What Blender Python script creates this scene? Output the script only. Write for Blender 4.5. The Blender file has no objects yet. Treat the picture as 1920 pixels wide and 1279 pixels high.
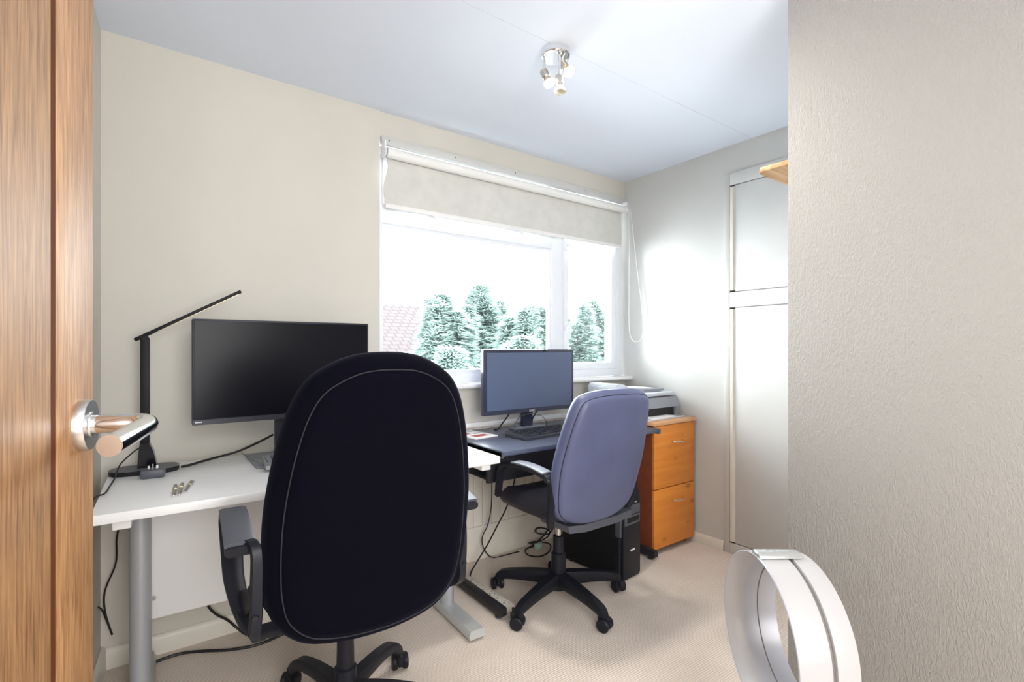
import bpy, bmesh, math, random
from mathutils import Vector, Matrix, noise

random.seed(7)
SC = bpy.context.scene
COL = SC.collection
PI = math.pi
R = math.radians

# ------------------------------------------------------------------ camera
cam = bpy.data.cameras.new('camera')
cam.sensor_width = 36
cam.lens = 36 * 940 / 1920
cam.shift_y = 13.5 / 1920
cam.clip_start = 0.02
co = bpy.data.objects.new('camera', cam)
co.location = (0, 0, 1.2)
co.rotation_euler = (R(90), 0, R(-36.2))
COL.objects.link(co)
SC.camera = co

# ------------------------------------------------------------------ sky, window portal, added fill light, exposure
W = bpy.data.worlds.new('overcast_sky')
SC.world = W
W.use_nodes = True
bgn = W.node_tree.nodes['Background']
bgn.inputs[0].default_value = (0.92, 0.965, 1.0, 1)
bgn.inputs[1].default_value = 15.5

def area(name, loc, rot, sx, sy, power, color, portal=False):
    l = bpy.data.lights.new(name, 'AREA')
    l.shape = 'RECTANGLE'
    l.size, l.size_y = sx, sy
    l.energy = power
    l.color = color
    o = bpy.data.objects.new(name, l)
    o.location = loc
    o.rotation_euler = rot
    COL.objects.link(o)
    if portal:
        l.cycles.is_portal = True
    return o

area('window_portal', (1.86, 2.58, 1.5), (R(-90), 0, 0), 1.9, 1.3, 1, (1, 1, 1), True)
area('hall_fill', (0.05, -1.1, 1.40), (R(84), 0, R(-14)), 1.5, 1.5, 52, (1.0, 0.99, 0.98))  # added fill from behind the camera to lift the room, not a known source

SC.view_settings.view_transform = 'Standard'
SC.view_settings.look = 'None'
SC.view_settings.gamma = 1
SC.view_settings.use_curve_mapping = False
SC.view_settings.exposure = 0.80

# ------------------------------------------------------------------ materials
MATS = {}
def mat(name, col, rough=0.5, metal=0.0, spec=0.5, bump=None, vary=0.0, vscale=8.0, **kw):
    """principled material; vary = amount of soft colour noise, bump = (scale, strength, distance)"""
    m = bpy.data.materials.new(name)
    m.use_nodes = True
    nt = m.node_tree
    p = nt.nodes['Principled BSDF']
    p.inputs['Base Color'].default_value = (*col, 1)
    p.inputs['Roughness'].default_value = rough
    p.inputs['Metallic'].default_value = metal
    p.inputs['Specular IOR Level'].default_value = spec
    for k, v in kw.items():
        p.inputs[k].default_value = v
    tc = nt.nodes.new('ShaderNodeTexCoord')
    if vary:
        n = nt.nodes.new('ShaderNodeTexNoise')
        n.inputs['Scale'].default_value = vscale
        n.inputs['Detail'].default_value = 4
        nt.links.new(tc.outputs['Object'], n.inputs['Vector'])
        r = nt.nodes.new('ShaderNodeValToRGB')
        r.color_ramp.elements[0].position = 0.3
        r.color_ramp.elements[1].position = 0.7
        r.color_ramp.elements[0].color = (*[c * (1 - vary) for c in col], 1)
        r.color_ramp.elements[1].color = (*[min(1, c * (1 + vary)) for c in col], 1)
        nt.links.new(n.outputs['Fac'], r.inputs['Fac'])
        nt.links.new(r.outputs['Color'], p.inputs['Base Color'])
    if bump:
        n = nt.nodes.new('ShaderNodeTexNoise')
        n.inputs['Scale'].default_value = bump[0]
        n.inputs['Detail'].default_value = 3
        nt.links.new(tc.outputs['Object'], n.inputs['Vector'])
        b = nt.nodes.new('ShaderNodeBump')
        b.inputs['Strength'].default_value = bump[1]
        b.inputs['Distance'].default_value = bump[2]
        nt.links.new(n.outputs['Fac'], b.inputs['Height'])
        nt.links.new(b.outputs['Normal'], p.inputs['Normal'])
    MATS[name] = m
    return m

def nodes_of(m):
    return m.node_tree, m.node_tree.nodes, m.node_tree.links, m.node_tree.nodes['Principled BSDF']

def wood(name, c1, c2, scale, axis, rough=0.45, knots=0.0):
    """grain stretched along one object axis (0 x, 1 y, 2 z)"""
    m = mat(name, c1, rough)
    nt, N, L, p = nodes_of(m)
    tc = N.new('ShaderNodeTexCoord')
    mp = N.new('ShaderNodeMapping')
    s = [scale, scale, scale]
    s[axis] = scale * 0.05
    mp.inputs['Scale'].default_value = s
    L.new(tc.outputs['Object'], mp.inputs['Vector'])
    n = N.new('ShaderNodeTexNoise')
    n.inputs['Scale'].default_value = 1.0
    n.inputs['Detail'].default_value = 6
    n.inputs['Roughness'].default_value = 0.65
    n.inputs['Distortion'].default_value = 0.6
    L.new(mp.outputs['Vector'], n.inputs['Vector'])
    r = N.new('ShaderNodeValToRGB')
    r.color_ramp.elements[0].position = 0.32
    r.color_ramp.elements[0].color = (*c2, 1)
    r.color_ramp.elements[1].position = 0.62
    r.color_ramp.elements[1].color = (*c1, 1)
    L.new(n.outputs['Fac'], r.inputs['Fac'])
    out = r.outputs['Color']
    if knots:
        v = N.new('ShaderNodeTexVoronoi')
        v.inputs['Scale'].default_value = knots
        mp2 = N.new('ShaderNodeMapping')
        s2 = [1.0, 1.0, 1.0]
        s2[axis] = 0.6
        mp2.inputs['Scale'].default_value = s2
        L.new(tc.outputs['Object'], mp2.inputs['Vector'])
        L.new(mp2.outputs['Vector'], v.inputs['Vector'])
        r2 = N.new('ShaderNodeValToRGB')
        r2.color_ramp.elements[0].position = 0.04
        r2.color_ramp.elements[0].color = (1, 1, 1, 1)
        r2.color_ramp.elements[1].position = 0.22
        r2.color_ramp.elements[1].color = (0, 0, 0, 1)
        L.new(v.outputs['Distance'], r2.inputs['Fac'])
        mx = N.new('ShaderNodeMixRGB')
        L.new(r2.outputs['Color'], mx.inputs['Fac'])
        L.new(out, mx.inputs['Color1'])
        mx.inputs['Color2'].default_value = (*[c * 0.55 for c in c2], 1)
        out = mx.outputs['Color']
    L.new(out, p.inputs['Base Color'])
    b = N.new('ShaderNodeBump')
    b.inputs['Strength'].default_value = 0.25
    b.inputs['Distance'].default_value = 0.001
    L.new(n.outputs['Fac'], b.inputs['Height'])
    L.new(b.outputs['Normal'], p.inputs['Normal'])
    return m

M_wall = mat('cream_paint', (0.635, 0.610, 0.545), 0.65, bump=(160, 0.12, 0.002), vary=0.025, vscale=2.5)
M_wallr = mat('pale_cream_paint', (0.60, 0.60, 0.58), 0.6, bump=(160, 0.1, 0.002), vary=0.015, vscale=2.5)
M_ceil = mat('ceiling_paint', (0.75, 0.80, 0.90), 0.7, vary=0.01, vscale=1.5)
M_gloss = mat('white_gloss_paint', (0.59, 0.59, 0.575), 0.5, spec=0.3, vary=0.02, vscale=6)
M_skirt = mat('cream_skirting_paint', (0.76, 0.72, 0.64), 0.4, vary=0.05, vscale=9)
M_upvc = mat('white_window_plastic', (0.84, 0.87, 0.92), 0.3)
M_sill = mat('white_sill', (0.86, 0.86, 0.86), 0.3)

# embossed wallpaper
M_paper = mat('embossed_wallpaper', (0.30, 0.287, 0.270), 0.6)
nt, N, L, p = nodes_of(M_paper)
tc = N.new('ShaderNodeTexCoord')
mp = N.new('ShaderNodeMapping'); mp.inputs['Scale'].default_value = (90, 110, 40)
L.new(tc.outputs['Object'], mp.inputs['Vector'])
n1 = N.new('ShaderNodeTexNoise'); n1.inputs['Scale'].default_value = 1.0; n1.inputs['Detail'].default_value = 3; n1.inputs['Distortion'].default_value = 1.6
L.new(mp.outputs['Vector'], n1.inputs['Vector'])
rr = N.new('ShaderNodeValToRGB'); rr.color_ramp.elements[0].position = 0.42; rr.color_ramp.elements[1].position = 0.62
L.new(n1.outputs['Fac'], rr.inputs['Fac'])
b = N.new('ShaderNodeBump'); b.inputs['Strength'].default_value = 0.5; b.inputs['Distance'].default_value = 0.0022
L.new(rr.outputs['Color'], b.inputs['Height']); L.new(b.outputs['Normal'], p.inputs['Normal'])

# ribbed loop carpet
M_carpet = mat('beige_carpet', (0.52, 0.42, 0.335), 0.95, spec=0.1)
nt, N, L, p = nodes_of(M_carpet)
tc = N.new('ShaderNodeTexCoord')
w = N.new('ShaderNodeTexWave'); w.wave_type = 'BANDS'; w.bands_direction = 'Y'
w.inputs['Scale'].default_value = 34; w.inputs['Distortion'].default_value = 1.2; w.inputs['Detail'].default_value = 2; w.inputs['Detail Scale'].default_value = 3.0
L.new(tc.outputs['Object'], w.inputs['Vector'])
n1 = N.new('ShaderNodeTexNoise'); n1.inputs['Scale'].default_value = 260; n1.inputs['Detail'].default_value = 3
L.new(tc.outputs['Object'], n1.inputs['Vector'])
n2 = N.new('ShaderNodeTexNoise'); n2.inputs['Scale'].default_value = 3.5; n2.inputs['Detail'].default_value = 5
L.new(tc.outputs['Object'], n2.inputs['Vector'])
ad = N.new('ShaderNodeMath'); ad.operation = 'MULTIPLY_ADD'; ad.inputs[1].default_value = 0.45
L.new(w.outputs['Fac'], ad.inputs[0]); L.new(n1.outputs['Fac'], ad.inputs[2])
rr = N.new('ShaderNodeValToRGB')
rr.color_ramp.elements[0].position = 0.3; rr.color_ramp.elements[0].color = (0.58, 0.49, 0.42, 1)
rr.color_ramp.elements[1].position = 0.95; rr.color_ramp.elements[1].color = (0.90, 0.80, 0.71, 1)
L.new(ad.outputs[0], rr.inputs['Fac'])
mx = N.new('ShaderNodeMixRGB'); mx.blend_type = 'MULTIPLY'; mx.inputs['Fac'].default_value = 0.5
r2 = N.new('ShaderNodeValToRGB'); r2.color_ramp.elements[0].position = 0.3; r2.color_ramp.elements[1].position = 0.65
r2.color_ramp.elements[0].color = (0.78, 0.75, 0.72, 1)
L.new(n2.outputs['Fac'], r2.inputs['Fac'])
L.new(rr.outputs['Color'], mx.inputs['Color1']); L.new(r2.outputs['Color'], mx.inputs['Color2'])
L.new(mx.outputs['Color'], p.inputs['Base Color'])
b = N.new('ShaderNodeBump'); b.inputs['Strength'].default_value = 0.6; b.inputs['Distance'].default_value = 0.004
L.new(ad.outputs[0], b.inputs['Height']); L.new(b.outputs['Normal'], p.inputs['Normal'])

M_oak = wood('oak_veneer', (0.46, 0.25, 0.108), (0.19, 0.082, 0.030), 240, 2, 0.5)
M_inlay = mat('dark_oak_groove', (0.10, 0.032, 0.010), 0.8, spec=0.1)
M_pine = wood('pine_board', (0.66, 0.43, 0.22), (0.42, 0.21, 0.075), 34, 0, 0.5)
M_cab = wood('honey_pine_laminate', (0.80, 0.285, 0.042), (0.70, 0.225, 0.03), 26, 0, 0.45, knots=11)
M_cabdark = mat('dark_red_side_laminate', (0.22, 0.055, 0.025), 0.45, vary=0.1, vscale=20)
M_cabtop = wood('pine_laminate_top', (0.72, 0.40, 0.21), (0.62, 0.31, 0.14), 26, 0, 0.4)
M_chrome = mat('polished_chrome', (0.80, 0.81, 0.83), 0.10, 1.0)
M_satin = mat('satin_metal', (0.62, 0.61, 0.60), 0.28, 1.0)
M_nickel = mat('brushed_nickel', (0.60, 0.57, 0.53), 0.32, 1.0)
M_fabric = mat('black_chair_fabric', (0.0022, 0.0022, 0.0058), 0.9, spec=0.05, bump=(900, 0.3, 0.001))
p = M_fabric.node_tree.nodes['Principled BSDF']
p.inputs['Sheen Weight'].default_value = 0.045; p.inputs['Sheen Roughness'].default_value = 0.4; p.inputs['Sheen Tint'].default_value = (0.5, 0.52, 0.8, 1)
M_seam = mat('grey_seam_thread', (0.013, 0.013, 0.020), 0.8)
M_leather = mat('slate_blue_vinyl', (0.088, 0.102, 0.195), 0.42, bump=(420, 0.12, 0.001), vary=0.10, vscale=5)
M_seat = mat('black_seat_vinyl', (0.022, 0.021, 0.030), 0.5, bump=(300, 0.15, 0.001))
M_bplast = mat('black_plastic', (0.010, 0.011, 0.017), 0.45, spec=0.28, bump=(700, 0.12, 0.0006))
M_dgrey = mat('dark_grey_plastic', (0.075, 0.08, 0.10), 0.45, bump=(800, 0.2, 0.0008))
M_grey = mat('mid_grey_plastic', (0.22, 0.235, 0.27), 0.4)
M_gloss_black = mat('gloss_black_plastic', (0.008, 0.008, 0.012), 0.12)
M_matte_black = mat('matte_black_coating', (0.006, 0.006, 0.008), 0.55, spec=0.3)
M_cable = mat('black_cable_rubber', (0.010, 0.010, 0.011), 0.5)
M_whitecable = mat('white_cord', (0.80, 0.80, 0.78), 0.5)
M_desk = mat('white_laminate', (0.90, 0.90, 0.91), 0.35)
M_modesty = mat('white_modesty_laminate', (0.86, 0.855, 0.86), 0.5)
M_silverleg = mat('silver_grey_powder_coat', (0.40, 0.42, 0.45), 0.38, 0.25)
M_silverfoot = mat('pale_grey_powder_coat', (0.50, 0.52, 0.52), 0.4, 0.15)
M_bdesk = mat('black_ash_laminate', (0.085, 0.098, 0.145), 0.30, spec=0.7, vary=0.06, vscale=30)
M_bdeskframe = mat('black_desk_steel', (0.012, 0.012, 0.016), 0.5)
M_screen = mat('dark_matte_screen', (0.005, 0.005, 0.009), 0.26, spec=0.13)
M_screen2 = mat('hazed_matte_screen', (0.080, 0.110, 0.200), 0.34, spec=0.7)  # switched-off screen, with the grey haze over it put into the base colour
M_bezel = mat('monitor_bezel', (0.022, 0.023, 0.036), 0.38)
M_bezel2 = mat('gloss_navy_bezel', (0.030, 0.034, 0.065), 0.18)
M_logo = mat('silver_print', (0.75, 0.76, 0.80), 0.4)
M_key = mat('black_key', (0.030, 0.032, 0.045), 0.35)
M_kbbody = mat('keyboard_body', (0.045, 0.048, 0.065), 0.35)
M_printer = mat('printer_silver_grey', (0.26, 0.275, 0.31), 0.35)
M_printerlid = mat('printer_lid_pale_grey', (0.56, 0.60, 0.66), 0.25)
M_printerdark = mat('printer_slot_black', (0.01, 0.01, 0.012), 0.5)
M_paperw = mat('white_paper', (0.85, 0.85, 0.86), 0.7)
M_red = mat('red_print', (0.55, 0.14, 0.12), 0.6)
M_magblue = mat('grey_print', (0.35, 0.37, 0.42), 0.6)
M_fan = mat('white_fan_plastic', (0.44, 0.435, 0.445), 0.28)
M_fanin = mat('pale_silver_fan_plastic', (0.42, 0.43, 0.475), 0.30, 0.1)
M_fangap = mat('fan_groove_grey', (0.16, 0.145, 0.135), 0.5)
M_remote = mat('silver_remote_plastic', (0.42, 0.43, 0.43), 0.25, 0.4)
M_blind = mat('grey_white_blind_cloth', (0.66, 0.655, 0.62), 0.85, spec=0.1, vary=0.05, vscale=14)
M_blindbar = mat('white_blind_bar', (0.84, 0.84, 0.82), 0.5)
M_strip = mat('cream_socket_plastic', (0.72, 0.68, 0.58), 0.4)
M_dark = mat('dark_void', (0.004, 0.004, 0.004), 0.8)
M_mint = mat('pale_green_plug', (0.45, 0.62, 0.52), 0.4)
M_bulb = mat('lit_bulb', (1, 0.9, 0.75), 0.4)
p = M_bulb.node_tree.nodes['Principled BSDF']
p.inputs['Emission Color'].default_value = (1.0, 0.90, 0.70, 1); p.inputs['Emission Strength'].default_value = 22
M_bulbglass = mat('gold_bulb_reflector', (0.72, 0.62, 0.45), 0.25, 0.6)
M_pen = mat('silver_pen', (0.62, 0.61, 0.57), 0.3, 0.9)
M_brass = mat('brass_pen_trim', (0.65, 0.52, 0.25), 0.3, 0.9)
M_leaf = mat('conifer_foliage', (0.185, 0.248, 0.228), 0.8, spec=0.1, vary=0.35, vscale=1.6)
M_bark = mat('conifer_bark', (0.12, 0.085, 0.06), 0.9)
M_render = mat('white_house_render', (0.6, 0.6, 0.6), 0.8)
M_ground = mat('neutral_bounce_ground', (0.42, 0.43, 0.44), 0.9, vary=0.2, vscale=1.0)  # unseen ground, made grey so its bounce does not tint the ceiling green

M_roof = mat('pink_roof_tiles', (0.22, 0.17, 0.16), 1.0, spec=0.0)
nt, N, L, p = nodes_of(M_roof)
tc = N.new('ShaderNodeTexCoord')
bk = N.new('ShaderNodeTexBrick')
bk.inputs['Color1'].default_value = (0.0480, 0.0425, 0.0430, 1); bk.inputs['Color2'].default_value = (0.0450, 0.0395, 0.0400, 1)
bk.inputs['Mortar'].default_value = (0.0360, 0.0305, 0.0310, 1); bk.inputs['Scale'].default_value = 1.0
bk.inputs['Brick Width'].default_value = 0.32; bk.inputs['Row Height'].default_value = 0.26; bk.inputs['Mortar Size'].default_value = 0.03
L.new(tc.outputs['UV'], bk.inputs['Vector'])
L.new(bk.outputs['Color'], p.inputs['Base Color'])

# clear pane: mostly straight-through with a Fresnel reflection
M_glass = bpy.data.materials.new('window_glass'); M_glass.use_nodes = True
nt = M_glass.node_tree; nt.nodes.clear()
o_ = nt.nodes.new('ShaderNodeOutputMaterial'); t_ = nt.nodes.new('ShaderNodeBsdfTransparent'); g_ = nt.nodes.new('ShaderNodeBsdfGlossy')
f_ = nt.nodes.new('ShaderNodeFresnel'); x_ = nt.nodes.new('ShaderNodeMixShader')
t_.inputs[0].default_value = (0.97, 0.985, 0.98, 1); g_.inputs['Roughness'].default_value = 0.02; f_.inputs[0].default_value = 1.3
nt.links.new(f_.outputs[0], x_.inputs[0]); nt.links.new(t_.outputs[0], x_.inputs[1]); nt.links.new(g_.outputs[0], x_.inputs[2]); nt.links.new(x_.outputs[0], o_.inputs[0])

nt, N, L, p = nodes_of(M_leaf)
tr = N.new('ShaderNodeBsdfTranslucent')
src = p.inputs['Base Color'].links[0].from_socket
L.new(src, tr.inputs[0])
mxl = N.new('ShaderNodeMixShader'); mxl.inputs[0].default_value = 0.6
L.new(p.outputs[0], mxl.inputs[1]); L.new(tr.outputs[0], mxl.inputs[2]); L.new(mxl.outputs[0], N['Material Output'].inputs[0])

# translucent blind cloth
nt, N, L, p = nodes_of(M_blind)
tr = N.new('ShaderNodeBsdfTranslucent'); tr.inputs[0].default_value = (0.70, 0.69, 0.64, 1)
mxs = N.new('ShaderNodeMixShader'); mxs.inputs[0].default_value = 0.008
L.new(p.outputs[0], mxs.inputs[1]); L.new(tr.outputs[0], mxs.inputs[2]); L.new(mxs.outputs[0], N['Material Output'].inputs[0])

# ------------------------------------------------------------------ builders
def B():
    return bmesh.new()

def box(bm, x0, x1, y0, y1, z0, z1, bev=0.0, seg=2):
    g = bmesh.ops.create_cube(bm, size=1)
    vs = g['verts']
    for v in vs:
        v.co = Vector(((x0 + x1) / 2 + v.co.x * (x1 - x0), (y0 + y1) / 2 + v.co.y * (y1 - y0), (z0 + z1) / 2 + v.co.z * (z1 - z0)))
    if bev:
        es = list({e for v in vs for e in v.link_edges})
        bmesh.ops.bevel(bm, geom=es, offset=bev, segments=seg, affect='EDGES', profile=0.5)
    return bm

def frame_at(d):
    d = d.normalized()
    a = Vector((0, 0, 1)) if abs(d.z) < 0.95 else Vector((1, 0, 0))
    u = d.cross(a).normalized()
    return u, d.cross(u).normalized()

def smooth(pts, n=6):
    P = [Vector(q) for q in pts]
    if len(P) < 3: return P
    out = []
    for i in range(len(P) - 1):
        p0, p1, p2, p3 = P[max(i - 1, 0)], P[i], P[i + 1], P[min(i + 2, len(P) - 1)]
        for k in range(n):
            t = k / n
            out.append(0.5 * ((2 * p1) + (-p0 + p2) * t + (2 * p0 - 5 * p1 + 4 * p2 - p3) * t * t + (-p0 + 3 * p1 - 3 * p2 + p3) * t ** 3))
    out.append(P[-1])
    return out

def tube(bm, pts, r, seg=10, caps=True, closed=False):
    P = [Vector(q) for q in pts]
    n = len(P)
    rr = r if isinstance(r, (list, tuple)) else [r] * n
    rings = []
    u = None
    for i in range(n):
        if closed: d = P[(i + 1) % n] - P[i - 1]
        else: d = P[min(i + 1, n - 1)] - P[max(i - 1, 0)]
        d.normalize()
        if u is None: u, v = frame_at(d)
        else:
            u = (u - d * u.dot(d)).normalized(); v = d.cross(u)
        rings.append([bm.verts.new(P[i] + (u * math.cos(2 * PI * k / seg) + v * math.sin(2 * PI * k / seg)) * rr[i]) for k in range(seg)])
    for i in range(n if closed else n - 1):
        a, b_ = rings[i], rings[(i + 1) % n]
        for k in range(seg):
            bm.faces.new((a[k], a[(k + 1) % seg], b_[(k + 1) % seg], b_[k]))
    if caps and not closed:
        bm.faces.new(rings[0][::-1]); bm.faces.new(rings[-1])
    return bm

def lathe(bm, prof, center=(0, 0, 0), axis=(0, 0, 1), seg=32):
    """prof = [(radius, height along axis)]"""
    c = Vector(center); d = Vector(axis).normalized(); u, v = frame_at(d)
    rings = []
    for (r, h) in prof:
        if r < 1e-6: rings.append([bm.verts.new(c + d * h)])
        else: rings.append([bm.verts.new(c + d * h + (u * math.cos(2 * PI * k / seg) + v * math.sin(2 * PI * k / seg)) * r) for k in range(seg)])
    for a, b_ in zip(rings, rings[1:]):
        for k in range(seg):
            k2 = (k + 1) % seg
            if len(a) == 1 and len(b_) == 1: continue
            if len(a) == 1: bm.faces.new((a[0], b_[k2], b_[k]))
            elif len(b_) == 1: bm.faces.new((a[k], a[k2], b_[0]))
            else: bm.faces.new((a[k], a[k2], b_[k2], b_[k]))
    if len(rings[0]) > 1: bm.faces.new(rings[0][::-1])
    if len(rings[-1]) > 1: bm.faces.new(rings[-1])
    return bm

def loft(bm, rings, closed_ends=True):
    R_ = [[bm.verts.new(Vector(q)) for q in r] for r in rings]
    n = len(R_[0])
    for a, b_ in zip(R_, R_[1:]):
        for k in range(n):
            bm.faces.new((a[k], a[(k + 1) % n], b_[(k + 1) % n], b_[k]))
    if closed_ends:
        bm.faces.new(R_[0][::-1]); bm.faces.new(R_[-1])
    return bm

def prism(bm, outline, d0, d1, plane='xz', bev=0.0):
    def P(a, b_, d):
        return {'xz': (a, d, b_), 'yz': (d, a, b_), 'xy': (a, b_, d)}[plane]
    n0 = len(bm.verts)
    loft(bm, [[P(a, b_, d0) for a, b_ in outline], [P(a, b_, d1) for a, b_ in outline]])
    if bev:
        bm.verts.ensure_lookup_table()
        vs = bm.verts[n0:]
        es = [e for e in {e for v in vs for e in v.link_edges} if len(e.link_faces) == 2 and any(len(f.verts) > 4 or len(outline) == 4 for f in e.link_faces)]
        bmesh.ops.bevel(bm, geom=es, offset=bev, segments=2, affect='EDGES', profile=0.5)
    return bm

def ribbon(bm, pts, width_dir, w, t):
    """a flat bar swept along pts, rectangular section (w across width_dir, t thick), rounded"""
    P = [Vector(q) for q in pts]; wd = Vector(width_dir).normalized()
    rings = []
    for i in range(len(P)):
        d = (P[min(i + 1, len(P) - 1)] - P[max(i - 1, 0)]).normalized()
        nn = d.cross(wd).normalized()
        ww = w[i] if isinstance(w, (list, tuple)) else w
        tt = t[i] if isinstance(t, (list, tuple)) else t
        sec = [(-.5, -.25), (-.38, -.5), (.38, -.5), (.5, -.25), (.5, .25), (.38, .5), (-.38, .5), (-.5, .25)]
        rings.append([P[i] + wd * (a * ww) + nn * (b_ * tt) for a, b_ in sec])
    return loft(bm, rings)

def obj(name, bm, m, parent=None, ang=35, sm=True, kind=None, loc=None, rot=None):
    me = bpy.data.meshes.new(name)
    bmesh.ops.recalc_face_normals(bm, faces=bm.faces)
    bm.to_mesh(me); bm.free()
    if sm:
        me.shade_smooth()
        me.set_sharp_from_angle(angle=R(ang))
    me.materials.append(m)
    o = bpy.data.objects.new(name, me)
    COL.objects.link(o)
    if parent: o.parent = parent
    if loc: o.location = loc
    if rot: o.rotation_euler = rot
    if kind: o['kind'] = kind
    return o

def tag(o, label, cat, group=None):
    o['label'] = label; o['category'] = cat
    if group: o['group'] = group
    return o

def thing(name, label, cat, loc=(0, 0, 0), rz=0.0, group=None):
    o = bpy.data.objects.new(name, None)
    o.empty_display_size = 0.05
    COL.objects.link(o)
    o.location = loc; o.rotation_euler = (0, 0, rz)
    return tag(o, label, cat, group)

def setting(name, loc=(0, 0, 0), rz=0.0):
    o = bpy.data.objects.new(name, None)
    o.empty_display_size = 0.05
    COL.objects.link(o)
    o.location = loc; o.rotation_euler = (0, 0, rz)
    o['kind'] = 'structure'
    return o

def struct(name, bm, m, **k):
    return obj(name, bm, m, kind='structure', **k)

def text_mesh(body, size, depth=0.0004):
    c = bpy.data.curves.new('lettering', 'FONT')
    c.body = body; c.size = size; c.extrude = depth; c.align_x = 'CENTER'; c.align_y = 'CENTER'
    t = bpy.data.objects.new('lettering', c)
    COL.objects.link(t)
    dg = bpy.context.evaluated_depsgraph_get()
    me = bpy.data.meshes.new_from_object(t.evaluated_get(dg))
    bm = bmesh.new(); bm.from_mesh(me)
    bpy.data.objects.remove(t); bpy.data.curves.remove(c); bpy.data.meshes.remove(me)
    return bm

# ------------------------------------------------------------------ room shell
YB, XR, H = 2.416, 2.776, 2.39
XL0, XL1 = -0.132, -0.39          # left wall at the window wall / behind the door
YH = -1.3

struct('floor', box(B(), -1.0, 2.9, YH - 0.1, YB + 0.2, -0.12, 0), M_carpet)
bm = box(B(), -1.0, 2.9, YH - 0.1, 1.488, H, H + 0.1)
box(bm, -1.0, 2.9, 1.4895, YB + 0.2, H, H + 0.1)
box(bm, -1.0, 2.9, 1.4, 1.6, H + 0.002, H + 0.09)
struct('ceiling', bm, M_ceil, sm=False)

WX0, WX1, WZ0, WZ1 = 0.955, XR, 0.995, 2.262
bm = box(B(), -0.3, 0.948, YB, YB + 0.2, 0, H)
box(bm, 0.948, 2.95, YB + 0.008, YB + 0.2, WZ1, H)
box(bm, 0.948, 2.95, YB + 0.008, YB + 0.2, 0, WZ0)
struct('wall_back', bm, M_wall)
bm = prism(B(), [(XL0, YB + 0.02), (XL1, YH), (XL1 - 0.2, YH), (XL0 - 0.2, YB + 0.02)], 0, H, 'xy')
struct('wall_left', bm, M_wall)
struct('wall_right', box(B(), XR, XR + 0.15, 0.7, YB + 0.1, 0, H), M_wallr)
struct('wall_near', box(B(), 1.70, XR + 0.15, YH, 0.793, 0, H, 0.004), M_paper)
struct('wall_hall', box(B(), -1.0, 1.75, YH - 0.1, YH, 0, H), M_wall)

# skirting boards
def skirt(name, p0, p1, nrm, h=0.075, t=0.016):
    p0, p1, n = Vector((*p0, 0)), Vector((*p1, 0)), Vector((*nrm, 0))
    prof = [(0, 0), (t, 0), (t, h - 0.018), (t * 0.6, h - 0.004), (t * 0.3, h), (0, h)]
    return struct(name, loft(B(), [[q + n * a + Vector((0, 0, z)) for a, z in prof] for q in (p0, p1)]), M_skirt)

skirt('baseboard_back', (-0.13, YB), (0.95, YB), (0, -1))
skirt('baseboard_right', (XR, 1.655), (XR, YB), (-1, 0), 0.055)
d = Vector((XL1 - XL0, YH - YB)).normalized()
skirt('baseboard_left', (XL0, YB), (XL0 + d.x * 1.6, YB + d.y * 1.6), (-d.y, d.x), 0.085)

# boarded infill below the window: vertical tongue-and-groove, bottom rail, top ledge
tr1 = setting('trim_1')
bm = B()
n_b = 30
for k in range(n_b):
    x0 = 0.95 + k * (XR - 0.95) / n_b; x1 = x0 + (XR - 0.95) / n_b
    box(bm, x0 + 0.0012, x1 - 0.0012, YB - 0.004, YB + 0.01, 0.15, 0.755, 0.003, 1)
obj('grooved_boarding', bm, M_skirt, tr1)
obj('bottom_rail', box(B(), 0.95, XR, YB - 0.016, YB + 0.01, 0.0, 0.19, 0.006), M_skirt, tr1)
obj('top_ledge', box(B(), 0.95, XR, YB - 0.02, YB + 0.01, 0.752, 0.782, 0.006), M_sill, tr1)

# batten above the window
tr2 = setting('trim_2')
obj('batten', box(B(), 0.952, XR, YB - 0.018, YB + 0.012, 2.222, 2.264, 0.004), M_gloss, tr2)
for x in (0.99, 1.37, 1.78, 2.35, 2.70):
    obj('screw_head', lathe(B(), [(0.004, 0), (0.003, 0.001), (0, 0.001)], (x, YB - 0.018, 2.245), (0, -1, 0), 10), M_dgrey, tr2)

# sill
struct('trim_3', box(B(), 0.952, XR, YB - 0.07, YB + 0.06, 0.978, 1.004, 0.011, 3), M_sill)

# ------------------------------------------------------------------ window
wn = setting('window_1', (0, YB + 0.02, 0))
FX0, FX1, FZ0, FZ1 = 0.952, XR - 0.01, 1.004, 2.225
BARN = [0]
def bar(bm, x0, x1, z0, z1, y0=0.0, y1=0.06, bev=0.006):
    BARN[0] += 1
    e = 0.0007 * (BARN[0] % 5)
    return box(bm, x0 + e, x1 - e, y0 - e, y1 - e * 0.5, z0 + e, z1 - e, bev)
bm = B()
bar(bm, FX0, FX0 + 0.018, FZ0, FZ1)
bar(bm, 2.69, FX1, FZ0, FZ1)
bar(bm, FX0, FX1, FZ0, FZ0 + 0.06)
bar(bm, FX0, FX1, FZ1 - 0.05, FZ1)
bar(bm, FX0, 2.12, 1.835, 1.935)             # transom over the big pane
bar(bm, 2.10, 2.20, FZ0, FZ1)                # mullion
obj('window_frame', bm, M_upvc, wn)
bm = B()
bar(bm, FX0 + 0.014, FX0 + 0.028, 1.062, 1.84, 0.012, 0.045, 0.004)
bar(bm, 2.082, 2.106, 1.062, 1.84, 0.012, 0.045, 0.004)
bar(bm, FX0 + 0.014, 2.106, 1.058, 1.082, 0.012, 0.045, 0.004)
bar(bm, FX0 + 0.014, 2.106, 1.818, 1.842, 0.012, 0.045, 0.004)
obj('glazing_bead', bm, M_upvc, wn)
bm = B()                                     # right-hand casement sash
bar(bm, 2.192, 2.235, 1.062, 2.17, -0.012, 0.05)
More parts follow.
